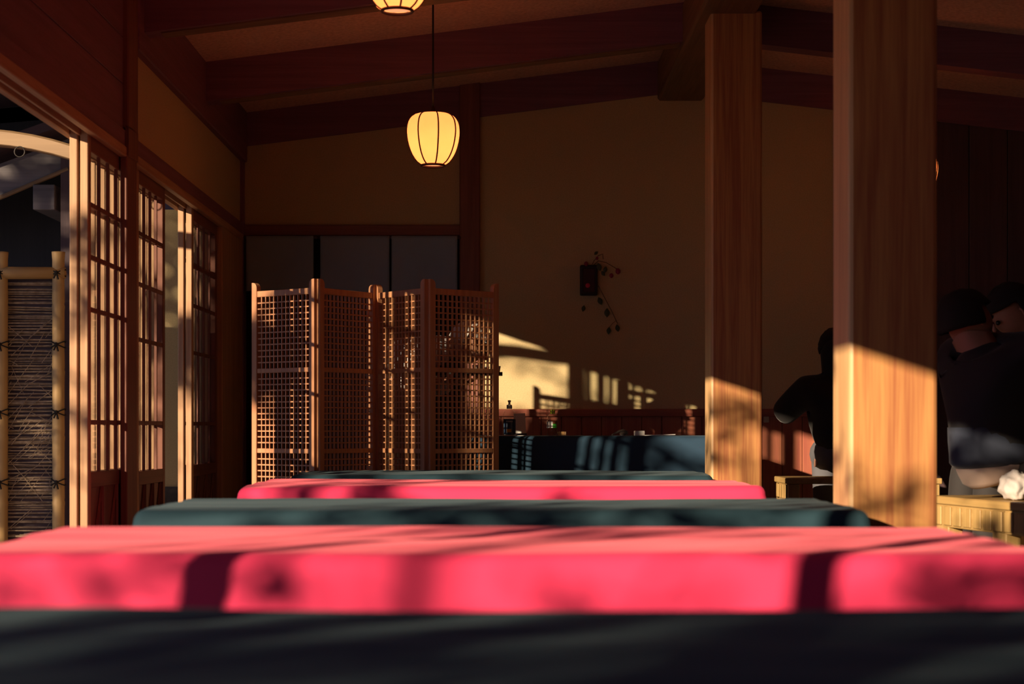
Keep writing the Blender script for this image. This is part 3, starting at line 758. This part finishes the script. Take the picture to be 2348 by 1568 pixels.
def person(label, J, fwd, coat, coat_name, trousers, hair_len=-.15, mask=False, shoe=BLACK, extra=None, group=None, hoods=False, sleeve=None, coat_scale=1.0, up=None, hair_mat=HAIR):
    """J: joints in world coordinates."""
    t = thing('person', label, 'person', (J['pelvis'].x, J['pelvis'].y, 0), group)
    base = Vector((J['pelvis'].x, J['pelvis'].y, 0))
    j = {k: v - base for k, v in J.items() if isinstance(v, Vector) and not (k[:2] in ('hd', 'pn', 'sd') and len(k) == 3)}
    j['head'] = J['head'] - base
    up = up or (j['head'] - j['neck']).normalized()
    f = (fwd - up * fwd.dot(up)).normalized()
    heads, side = head_chain(j['neck'], j['head'], f, up)
    tor = [(j['pelvis'], .105), (j['waist'], .100), (j['chest'], (.15, .115)), (j['neck'], .056)]
    arms = lambda s: [(j['chest'], (.15, .115)), (j['sh' + s], .058), (j['el' + s], .043), (j['wr' + s], .028)]
    legs = lambda s: [(j['pelvis'], .105), (j['hip' + s], .072), (j['kn' + s], .060), (j['an' + s], .040), (j['to' + s], .034)]
    body = skin_mesh([tor] + heads + [arms('L'), arms('R'), legs('L'), legs('R')], 2)
    bits = face_bits(t, j['head'], f, up, hair_len, hair_mat, mask=mask)
    hands = []
    for s in 'LR':
        d = (j['wr' + s] - j['el' + s]).normalized()
        if 'hd' + s in J: d = J['hd' + s]
        pn = J.get('pn' + s, Vector((0, 0, -1))); pn = (pn - d * pn.dot(d)).normalized()
        sd = J.get('sd' + s, d.cross(pn) * (1 if s == 'L' else -1))
        hands += hand(j['wr' + s], d, sd, pn, J.get('curl', .5))
    mesh_obj('body', [body] + bits + hands, SKIN, t)
    k = coat_scale
    if 'low' in j: hem = [(j['low'], (.165 * k, .15 * k))]
    else: hem = []
    cuff = lambda s: j['el' + s].lerp(j['wr' + s], .93)
    coatm = skin_mesh([[(j['pelvis'] - (j['waist'] - j['pelvis']) * .12, .156 * k), (j['waist'], .145 * k), (j['chest'], (.182 * k, .150 * k)), (j['chest'].lerp(j['neck'], .75), .086 * k), (j['neck'].lerp(j['head'], .28), .070)],
                       [(j['chest'], (.182 * k, .150 * k)), (j['shL'], .086 * k), (j['elL'], .066 * k), (cuff('L'), .046 * k)],
                       [(j['chest'], (.182 * k, .150 * k)), (j['shR'], .086 * k), (j['elR'], .066 * k), (cuff('R'), .046 * k)]], 2)
    mesh_obj(coat_name, [coatm], coat, t)
    trm = skin_mesh([[(j['waist'].lerp(j['pelvis'], .35), .132), (j['pelvis'], .142), (j['hipL'], .104), (j['knL'], .076), (j['knL'].lerp(j['anL'], .92), .056)],
                     [(j['pelvis'], .142), (j['hipR'], .104), (j['knR'], .076), (j['knR'].lerp(j['anR'], .92), .056)]], 2)
    mesh_obj('trousers', [trm], trousers, t)
    for s in 'LR':
        d = (j['to' + s] - j['an' + s]); fl = Vector((d.x, d.y, 0)).normalized(); a = Vector((j['an' + s].x, j['an' + s].y, j['to' + s].z))
        mesh_obj('shoe', [skin_mesh([[(a - fl * .04, .042), (a + fl * .05, .044), (a + fl * .15, (.045, .036)), (a + fl * .20, (.034, .026))]], 2)], shoe, t)
    if extra: extra(t, j)
    return t
def seated(px, py, seat, ang, lean=.12, elbow=.24, head_fwd=.08, head_drop=0.0, roll=0.0, knee=.42):
    """seated figure: x, y of the pelvis, seat height, facing angle (0 = +Y, clockwise positive toward +X)"""
    f = Vector((math.sin(ang), math.cos(ang), 0)); r = Vector((math.cos(ang), -math.sin(ang), 0)); u = Vector((0, 0, 1))
    P = Vector((px, py, seat + .10))
    J = {'pelvis': P, 'waist': P + u * .17 + f * lean * .35 + r * roll * .3, 'chest': P + u * .36 + f * lean * .9 + r * roll * .7,
         'neck': P + u * .50 + f * (lean * 1.3) + r * roll, 'head': P + u * (.66 - head_drop) + f * (lean * 1.3 + head_fwd) + r * roll * 1.2}
    for s, k in (('L', -1), ('R', 1)):
        J['sh' + s] = P + u * .42 + f * lean * 1.05 + r * (k * .19 + roll * .8)
        J['el' + s] = P + u * .20 + f * (lean + .08) + r * k * elbow
        J['wr' + s] = P + u * .22 + f * (lean + .32) + r * k * .08
        J['hd' + s] = (f - r * k * .3).normalized(); J['pn' + s] = Vector((0, 0, -1))
        J['hip' + s] = P + r * k * .10 + f * .06 + u * -.005
        J['kn' + s] = P + r * k * .12 + f * knee - u * .02
        J['an' + s] = Vector((P.x, P.y, .10)) + r * k * .12 + f * (knee + .02)
        J['to' + s] = Vector((P.x, P.y, .045)) + r * k * .13 + f * (knee + .15)
    return J, f
# the sitter beside the big pillar, seen from behind, facing right and away
def loft(rings, n=36, seed=0, fold=.0):
    """rings: (centre, half width along a, half depth along b, a, b, tilt)"""
    bm = bmesh.new(); R = []
    for q, (c, ra, rb, a, b, tilt) in enumerate(rings):
        row = []
        for k in range(n):
            th = 2 * PI * k / n; cs, sn = math.cos(th), math.sin(th)
            m = 1 + fold * noise.noise(Vector((cs * 2.2, sn * 2.2, q * .35 + seed)))
            row.append(bm.verts.new(c + a * ra * cs * m + b * rb * sn * m + Vector((0, 0, tilt * cs))))
        R.append(row)
    for r0, r1 in zip(R, R[1:]):
        for k in range(n): bm.faces.new((r0[k], r0[(k + 1) % n], r1[(k + 1) % n], r1[k]))
    bm.faces.new(R[0][::-1]); bm.faces.new(R[-1]); bmesh.ops.recalc_face_normals(bm, faces=bm.faces)
    me = bpy.data.meshes.new('loft'); bm.to_mesh(me); bm.free(); return me
def hem_extra(t, j):
    P = j['pelvis']; a = Vector((.92, .39, 0)).normalized(); b = Vector((-a.y, a.x, 0)); Z = Vector((0, 0, 1))
    rows = lambda zs, w0: [(P + Z * z, .185 + e, .15 + e, a, b, ti) for z, e, ti in zs]
    mesh_obj('denim_hem', [loft(rows([(.13, .008, .0), (.085, .012, .005), (.04, .008, .01), (.015, .002, .02), (.0, -.012, .02)], 0), 40, 3, .06)], NAVY, t)
    mesh_obj('shirt_hem', [loft(rows([(.02, -.012, .02), (-.01, -.022, .03), (-.045, -.045, .035), (-.065, -.075, .03)], 0), 40, 8, .07)], BEIGE, t)
J, f = seated(1.83, 6.42, .45, math.radians(62), lean=.02, head_fwd=.05, head_drop=.03, elbow=.27)
J['waist'] = Vector((1.815, 6.42, .70)); J['chest'] = Vector((1.80, 6.40, .86)); J['neck'] = Vector((1.745, 6.39, .965)); J['head'] = Vector((1.715, 6.405, 1.06))
J['shL'] += Vector((-.03, 0, -.03)); J['shR'] += Vector((-.03, 0, -.03))
person('person in a dark jacket with pale shirt hem, sitting on the near bench, back turned', J, f, DENIM, 'jacket', DARKT, -.35, extra=hem_extra, coat_scale=1.2, up=Vector((-.25, .05, .97)).normalized())
J, f = seated(1.80, 9.14, .45, math.radians(12), lean=.10, head_fwd=.04, head_drop=.06, elbow=.32)
for kk, dz in (('waist', -.03), ('chest', -.07), ('neck', -.09), ('head', -.07), ('shL', -.10), ('shR', -.10), ('elL', -.01), ('elR', -.01)): J[kk] += Vector((-.02, 0, dz))
J['head'] += Vector((-.02, 0, 0)); J['elL'].x = 1.50; J['wrL'] = Vector((1.66, 9.42, .86)); J['wrR'] = Vector((1.86, 9.42, .86))
def hood_extra(t, j):
    h = j['neck']; mesh_obj('hood', [skin_mesh([[(h + Vector((-.0, -.02, -.08)), .13), (h + Vector((0, -.03, .02)), .115), (j['head'] + Vector((0, -.035, .02)), .118), (j['head'] + Vector((0, -.02, .07)), .085)]], 2)], BLACKC, t)
person('person in a black hooded coat sitting on the bench between the two pillars', J, f, BLACKC, 'coat', GREYC, -.3, extra=hood_extra, coat_scale=1.1)
J, f = seated(2.45, 7.55, .45, math.radians(-100), lean=.14, head_fwd=.08, head_drop=.04)
for q in 'LR': J['wr' + q] += Vector((.16, -.02, -.13)); J['el' + q] += Vector((.08, 0, -.02))
person('person in dark maroon knit facing left, half hidden at the frame edge', J, f, MAROON, 'sweater', DARKT, -.2)
bx = thing('wooden_stool', 'dark wooden stool under the maroon-clad person', 'stool', (2.47, 7.55, 0))
W().box(2.27, 2.67, 7.35, 7.75, .365, .40, .004).build('seat', 'darkwoodX', bx)
for x in (2.29, 2.61):
    for y in (7.37, 7.69): W().box(x, x + .04, y, y + .04, 0, .365).build('leg', 'darkwoodZ', bx)
# white crumpled bag on the near bench
bg_ = bmesh.new(); bmesh.ops.create_icosphere(bg_, subdivisions=4, radius=1)
for v in bg_.verts:
    nn = 1 + .22 * noise.noise(v.co * 2.2) + .10 * noise.noise(v.co * 5)
    v.co = Vector((v.co.x * .052 * nn, v.co.y * .07 * nn, max(v.co.z, -.75) * .056 * nn))
me = bpy.data.meshes.new('crumpled_bag'); bg_.to_mesh(me); bg_.free(); me.materials.append(cloth_mat('white_bag', (.60, .55, .52), .1))
for p_ in me.polygons: p_.use_smooth = True
o = bpy.data.objects.new('crumpled_bag', me); C.objects.link(o); o.location = (1.835, 6.23, .42 + .050)
tag(o, 'crumpled whitish bag on the near bench at the frame edge', 'bag')

# the waitress bending behind the screen with a tray
def waitress():
    V3 = Vector
    J = {'pelvis': V3((-0.627, 9.200, 0.860)), 'waist': V3((-0.570, 9.180, 1.000)), 'chest': V3((-0.437, 9.140, 1.070)), 'neck': V3((-.285, 9.11, 1.095)), 'head': V3((-.165, 9.08, 1.10)),
         'shL': V3((-0.418, 9.320, 1.060)), 'elL': V3((-0.399, 9.340, 0.880)), 'wrL': V3((-0.257, 9.220, 0.915)),
         'shR': V3((-0.456, 8.940, 1.050)), 'elR': V3((-0.532, 8.860, 0.900)), 'wrR': V3((-0.380, 8.880, 0.915)),
         'hipL': V3((-0.627, 9.300, 0.820)), 'knL': V3((-0.589, 9.310, 0.460)), 'anL': V3((-0.646, 9.320, 0.100)), 'toL': V3((-0.522, 9.320, 0.045)),
         'hipR': V3((-0.627, 9.100, 0.820)), 'knR': V3((-0.551, 9.090, 0.460)), 'anR': V3((-0.570, 9.080, 0.100)), 'toR': V3((-0.446, 9.080, 0.045)),
         'hdL': V3((1, 0, .05)), 'hdR': V3((1, .02, .05)), 'pnL': V3((0, 0, 1)), 'pnR': V3((0, 0, 1)), 'curl': .35}
    def ap(t, j):
        a = skin_mesh([[(j['chest'] + Vector((.05, 0, -.06)), (.12, .13)), (j['waist'] + Vector((.04, 0, -.06)), (.15, .13)), (j['pelvis'] + Vector((.04, 0, -.08)), (.17, .16)), (j['pelvis'] + Vector((.04, 0, -.42)), (.19, .17))]], 2)
        mesh_obj('apron', [a], APRON, t)
    person('person in a white striped shirt bending with a tray behind the lattice screen', J, Vector((1, -.25, -.35)).normalized(), STRIPE, 'striped_shirt', DARKT, -.3, hair_mat=WHITE, extra=ap, up=Vector((.45, 0, .89)).normalized())
waitress()
TRZ = .955
tr = thing('serving_tray', 'black serving tray with a red rim edge, held behind the screen', 'tray', (-.175, 9.0, TRZ))
MB().box(-.18, .18, -.11, .11, -.006, .0, .002).build('base', BLACK, tr)
rm = MB()
for a, b, c_, d in ((-.18, .18, -.11, -.102), (-.18, .18, .102, .11), (-.18, -.172, -.11, .11), (.172, .18, -.11, .11)): rm.box(a, b, c_, d, -.006, .008, .001)
rm.build('rim', BLACK, tr)
MB().box(-.165, -.04, -.098, .098, .0, .0155, .002).build('red_liner', REDL, tr)
def cup(label, x, y, r, h, m):
    o = MB().lathe([(0, .001), (r * .7, .001), (r * .8, .004), (r, h), (r * .9, h), (r * .7, .008), (0, .008)], 24).build('tea_cup', m, None, True)
    o.location = (x, y, TRZ + .0005); tag(o, label, 'cup', 'cups on the tray')
cup('white cup on the tray, first beyond the red liner', -.125, 8.96, .026, .045, CUPW)
cup('pale cup in the middle of the tray behind the lattice', -.09, 9.04, .028, .04, CUPW)
cup('pale cup near the far end of the tray', -.03, 8.97, .026, .04, CUPW)

# ------------------------------------------------------------------ outside, left
struct('ground', MB().box(-30, -1.66, -26, 20, -.2, -.02), 'gravel')
# eave: boards and rafters
ev = MB(); ev.prism([(-1.6, 2.56), (-3.2, 2.42), (-3.2, 2.45), (-1.6, 2.62)], 'y', YR, 13.0)
struct('roof_eave', ev, 'darkwoodY')
for k in range(14):
    y = .2 + k * .95
    b = MB(); b.prism([(-1.6, 2.47), (-3.15, 2.34), (-3.15, 2.42), (-1.6, 2.56)], 'y', y, y + .06)
    struct('eave_rafter', b, 'oldwoodX', 'dark eave rafter outside the left wall')
# log tie beam
lg = MB(); rings = []
for k in range(17):
    q = k / 16; px = 268 - 760 * q; u = px / 160; uc = max(u, -.6)
    p_ = at(px, 317 + 13.5 * u + 18 * uc * abs(uc), 7.55); hh = .032 + .006 * q; r4 = []
    for cx, cz in ((-.04, -.9), (-.032, -1), (.032, -1), (.04, -.9), (.04, .7), (.025, 1), (-.025, 1), (-.04, .7)): r4.append(lg.bm.verts.new((p_.x, 7.55 + cx, p_.z + cz * hh)))
    rings.append(r4)
for a, b in zip(rings, rings[1:]):
    for k in range(8): lg.bm.faces.new((a[k], a[(k + 1) % 8], b[(k + 1) % 8], b[k]))
lg.bm.faces.new(rings[0]); lg.bm.faces.new(rings[-1][::-1])
o = lg.build('log_tie_beam', 'logwoodX', None); tag(o, 'curved pale log beam crossing outside beneath the eave', 'beam')
hk = MB(); c_ = at(45, 348, 7.5); hk.tube([(c_.x + .022 * math.cos(a), 7.5, c_.z + .022 * math.sin(a)) for a in [2 * PI * k / 20 for k in range(21)]], .003, 6, False)
tag(hk.build('iron_ring', IRON, None, True), 'small dark iron ring hanging under the log beam', 'ring')
# gabled garden gate roof
def gable():
    Y = 9.1
    t = thing('garden_gate', 'dark gabled garden gate with a wide grey bargeboard outside the doors', 'gate', at(80, 980, Y).to_2d().to_3d())
    a0, a1 = at(-260, 562, Y), at(158, 385, Y); b0, b1 = at(-260, 470, Y), at(158, 318, Y)
    W().prism([(a0.x, a0.z), (a1.x, a1.z), (b1.x, b1.z), (b0.x, b0.z)], 'y', Y, Y + .05).build('bargeboard', 'greyboardX', t)
    W().tube([(a0.x, Y - .012, a0.z - .006), (a1.x, Y - .012, a1.z - .006)], .012, 8).build('lower_edge_trim', 'logwoodX', t)
    r0, r1 = at(-260, 445, Y), at(190, 285, Y)
    W().prism([(r0.x, r0.z), (r1.x, r1.z), (r1.x, r1.z + .05), (r0.x, r0.z + .05)], 'y', Y - .12, Y + 2.2).build('roof', 'darkwoodX', t)
    e0, e1 = at(80, 483, Y), at(130, 425, Y)
    W().box(e0.x, e1.x, Y - .04, Y + 1.5, e0.z, e1.z, .004).build('purlin', 'greyboardX', t)
    c0, c1 = at(150, 980, Y), at(160, 980, Y)
    W().box(c0.x - .02, c1.x + .03, Y - .02, Y + .08, 0, at(0, 330, Y).z).build('post', 'darkwoodZ', t)
    W().box(at(-400, 0, Y).x, c1.x, Y + .6, Y + .7, 0, 2.6).build('rear_wall', 'blackwoodZ', t)
gable()
struct('wall_outside', MB().box(-2.02, -1.662, 9.45, 9.6, .36, 1.86), 'plaster')
struct('wall_outside_base', MB().box(-2.04, -1.66, 9.42, 9.6, -.02, .36, .01), 'stone')
struct('wall_outside_timber', MB().box(-14, -1.7, 13.2, 13.3, -.02, 5), 'darkwoodX')
# bamboo brushwood fence
def fence():
    Y = 8.6
    t = thing('bamboo_fence', 'bamboo framed brushwood fence outside the open doors', 'fence', (at(76, 0, Y).x, Y, 0))
    def bam(px, name, r=.031):
        x = at(px, 0, Y).x; zt = 1.545; pts, rr = [], []
        for k in range(5):
            z0 = k * .322; z1 = min(z0 + .322, zt)
            for z, q in ((z0, .94), (z0 + .012, 1.0), (z0 + .10, .96), (z1 - .04, .97), (z1 - .012, 1.04)):
                if z < zt: pts.append((x, Y, z)); rr.append(r * q)
        pts.append((x, Y, zt)); rr.append(r * 1.08)
        return W().tube(pts, rr, 16).build(name, 'bambooZ', t, True)
    for px in (134, 4, -140): 
        b = bam(px, 'post'); x = at(px, 0, Y).x
        for py in (626, 790, 945, 1105):
            z = at(0, py, Y).z; r = .035; kn = W()
            for s in (-1, 1):
                kn.tube([(x + r * math.cos(a), Y + r * math.sin(a), z + s * .016 * math.cos(a)) for a in [2 * PI * k / 16 for k in range(17)]], .0035, 6, False)
            kn.ball((x - .002, Y - .036, z), .010); kn.tube([(x, Y - .037, z), (x - .012, Y - .042, z - .03)], .004, 5); kn.tube([(x, Y - .037, z), (x + .010, Y - .042, z - .034)], .004, 5)
            kn.build('rope_tie', ROPE, b)
    x0, x1 = at(-150, 0, Y).x, at(150, 0, Y).x; z = at(0, 626, Y).z
    W().tube([(x0, Y - .005, z), (x0 + .3, Y - .005, z), (x0 + .31, Y - .005, z), (x1, Y - .005, z)], [.030, .030, .031, .029], 16).build('rail', 'bambooX', t, True)
    mt = W(); z = .04
    while z < 1.40:
        for yy in (.0, .02):
            za, zc = z + random.uniform(-.006, .006), z + random.uniform(-.006, .006)
            mt.tube([(x0, Y + .03 + yy, za), (.5 * (x0 + x1), Y + .025 + yy + random.uniform(-.006, .006), .5 * (za + zc) + random.uniform(-.005, .005)), (x1 - .03, Y + .03 + yy, zc)], random.uniform(.0022, .0042), 5)
        z += random.uniform(.013, .021)
    for k in range(110):
        xa = random.uniform(x0, x1 - .06); za = random.uniform(.05, 1.25); L = random.uniform(.1, .26); a = random.uniform(.4, 1.2) * random.choice((1, 1, 1, -1))
        xb = min(max(xa + L * math.cos(a), x0), x1 - .035); zc = min(za + abs(L * math.sin(a)), 1.41)
        if a < 0: xa, xb = xb, xa
        mt.tube([(xa, Y + .012, za), (xb, Y + .018, zc)], random.uniform(.001, .002), 4)
    mt.build('brushwood_mat', 'twig', t)
    W().box(x0, x1 - .03, Y + .06, Y + .07, .02, 1.42).build('backing', 'darkwoodX', t)
fence()

# unseen trees, leaf clusters placed where their shade on the low sun is wanted
SUNV = Vector((0.877, 1.0, -0.292)); PERP = Vector((.752, -.659, 0))
def tree(label, base, h, seed, clusters, rt=.05, lean=(0, 0), leaf=.06):
    """clusters: (point the shade reaches, distance back along the sun, half width, half height, depth, leaves)"""
    rng = random.Random(seed); B = Vector((*base, -.03))
    t = thing('shade_tree', label, 'tree', B, 'unseen shade trees beyond the open side')
    tr_ = MB(); tr_.tube([(lean[0] * q, lean[1] * q, h * q) for q in (0, .3, .6, 1)], [rt, rt * .85, rt * .65, rt * .3], 10)
    lf = MB()
    for (p, d, hw, hh, dp, n_) in clusters:
        c0 = Vector(p) - SUNV * d - B
        q = min(max((c0.z - .35) / h, .15), .98); p0 = Vector((lean[0] * q, lean[1] * q, h * q))
        tr_.tube([p0, p0.lerp(c0, .5) + Vector((0, 0, .06)), c0], [.018, .012, .004], 6)
        for k in range(4):
            e = c0 + PERP * rng.uniform(-hw, hw) + Vector((0, 0, rng.uniform(-hh, hh))); tr_.tube([c0, c0.lerp(e, .5) + Vector((0, 0, .02)), e], [.006, .004, .002], 5)
        for k in range(n_):
            a = rng.uniform(0, 2 * PI); r = math.sqrt(rng.random()) * rng.uniform(.75, 1.15)
            c1 = c0 + PERP * hw * r * math.cos(a) + Vector((0, 0, hh * r * math.sin(a))) + Vector((1, 1, 0)) * rng.uniform(-dp, dp)
            L = rng.uniform(.6, 1.3) * leaf
            u = Vector((rng.gauss(0, 1), rng.gauss(0, 1), rng.gauss(0, .6))).normalized(); v = u.cross(Vector((rng.gauss(0, 1), rng.gauss(0, 1), rng.gauss(0, 1)))).normalized()
            lf.bm.faces.new([lf.bm.verts.new(c1 + u * L * a_ + v * L * b_) for a_, b_ in ((-1, 0), (0, -.42), (1, 0), (0, .42))])
    tr_.build('trunk', 'bark', t, True); lf.build('foliage', 'leaf', t)
# unseen evergreen added to keep the fence and the gate in shade
tree('unseen dense evergreen added to shade the bamboo fence', (-8.0, 3.6), 4.4, 5,
     [((-2.22, 9.0, .5), 5.6, .50, .75, .4, 1900), ((-2.22, 9.0, 1.5), 5.6, .50, .7, .4, 1900), ((-2.6, 9.1, 2.2), 5.6, .5, .4, .4, 700), ((-3.4, 9.6, 1.6), 5.6, .6, .9, .4, 1500), ((-2.8, 9.7, 1.65), 5.6, .4, .4, .4, 1000)], rt=.09)
# unseen open maple, leaves aimed to dapple doors, wall and tables
tree('unseen slender maple with foliage placed to dapple the room', (-7.0, -.9), 3.7, 8,
     [((.1, 4.24, .43), 5.5, .55, .085, .25, 170), ((1.1, 8.2, .72), 6.5, .16, .03, .2, 16), ((1.1, 8.2, .80), 6.5, .20, .03, .2, 26), ((1.1, 8.2, .52), 6.5, .16, .03, .2, 14),
      ((1.1, 4.94, .45), 5.5, .16, .11, .2, 26), ((1.25, 4.94, .36), 5.5, .16, .08, .2, 20),
      ((.06, 10.4, 1.10), 7.0, .10, .025, .2, 9), ((.20, 10.4, 1.03), 7.0, .10, .025, .2, 8), ((.33, 10.4, .96), 7.0, .08, .02, .2, 6), ((.33, 10.4, .80), 7.0, .07, .03, .2, 7),
      ((-1.2, 8.74, 1.1), 6.0, .10, .22, .2, 45), ((-1.14, 8.68, .72), 6.0, .10, .2, .2, 34), ((-.95, 8.52, .45), 6.0, .08, .12, .2, 16),
      ((.08, 10.4, .55), 7.0, .42, .17, .3, 1100), ((-1.6, 6.58, 1.45), 5.2, .05, .05, .15, 7), ((-1.6, 6.58, 1.12), 5.2, .05, .08, .15, 10), ((-1.6, 6.58, .72), 5.2, .05, .12, .15, 18),
      ((-.55, 7.38, .43), 6.0, .26, .08, .2, 60), ((-.42, 5.92, .43), 5.8, .14, .08, .2, 26), ((.25, 5.92, .43), 5.8, .08, .05, .2, 8), ((1.62, 9.2, .40), 6.5, .3, .06, .2, 30), ((.75, 9.27, .54), 6.5, .3, .10, .3, 70)],
     rt=.035, lean=(.35, -.25), leaf=.055)
tree('unseen leafy tree with foliage placed to shade the near tables', (-6.6, -4.9), 3.9, 11,
     [((-.75, 2.78, .42), 5.5, .20, .07, .25, 18), ((-.30, 2.78, .40), 5.5, .12, .04, .25, 5), ((.85, 2.78, .42), 5.5, .26, .08, .25, 40), ((.2, 3.35, .49), 5.5, .5, .010, .2, 14), ((.6, 3.1, .49), 5.5, .4, .008, .2, 9),
      ((1.75, 6.25, .30), 6.0, .3, .05, .25, 24), ((1.72, 6.3, .56), 6.0, .22, .07, .25, 60), ((-.4, 1.5, .50), 5.5, .75, .20, .4, 420), ((.6, 1.5, .50), 5.5, .7, .20, .4, 420), ((.3, 1.2, .55), 5.5, .9, .12, .4, 160), ((1.4, 1.0, .6), 5.5, .6, .2, .4, 200)],
     rt=.06, lean=(-.3, .1), leaf=.06)
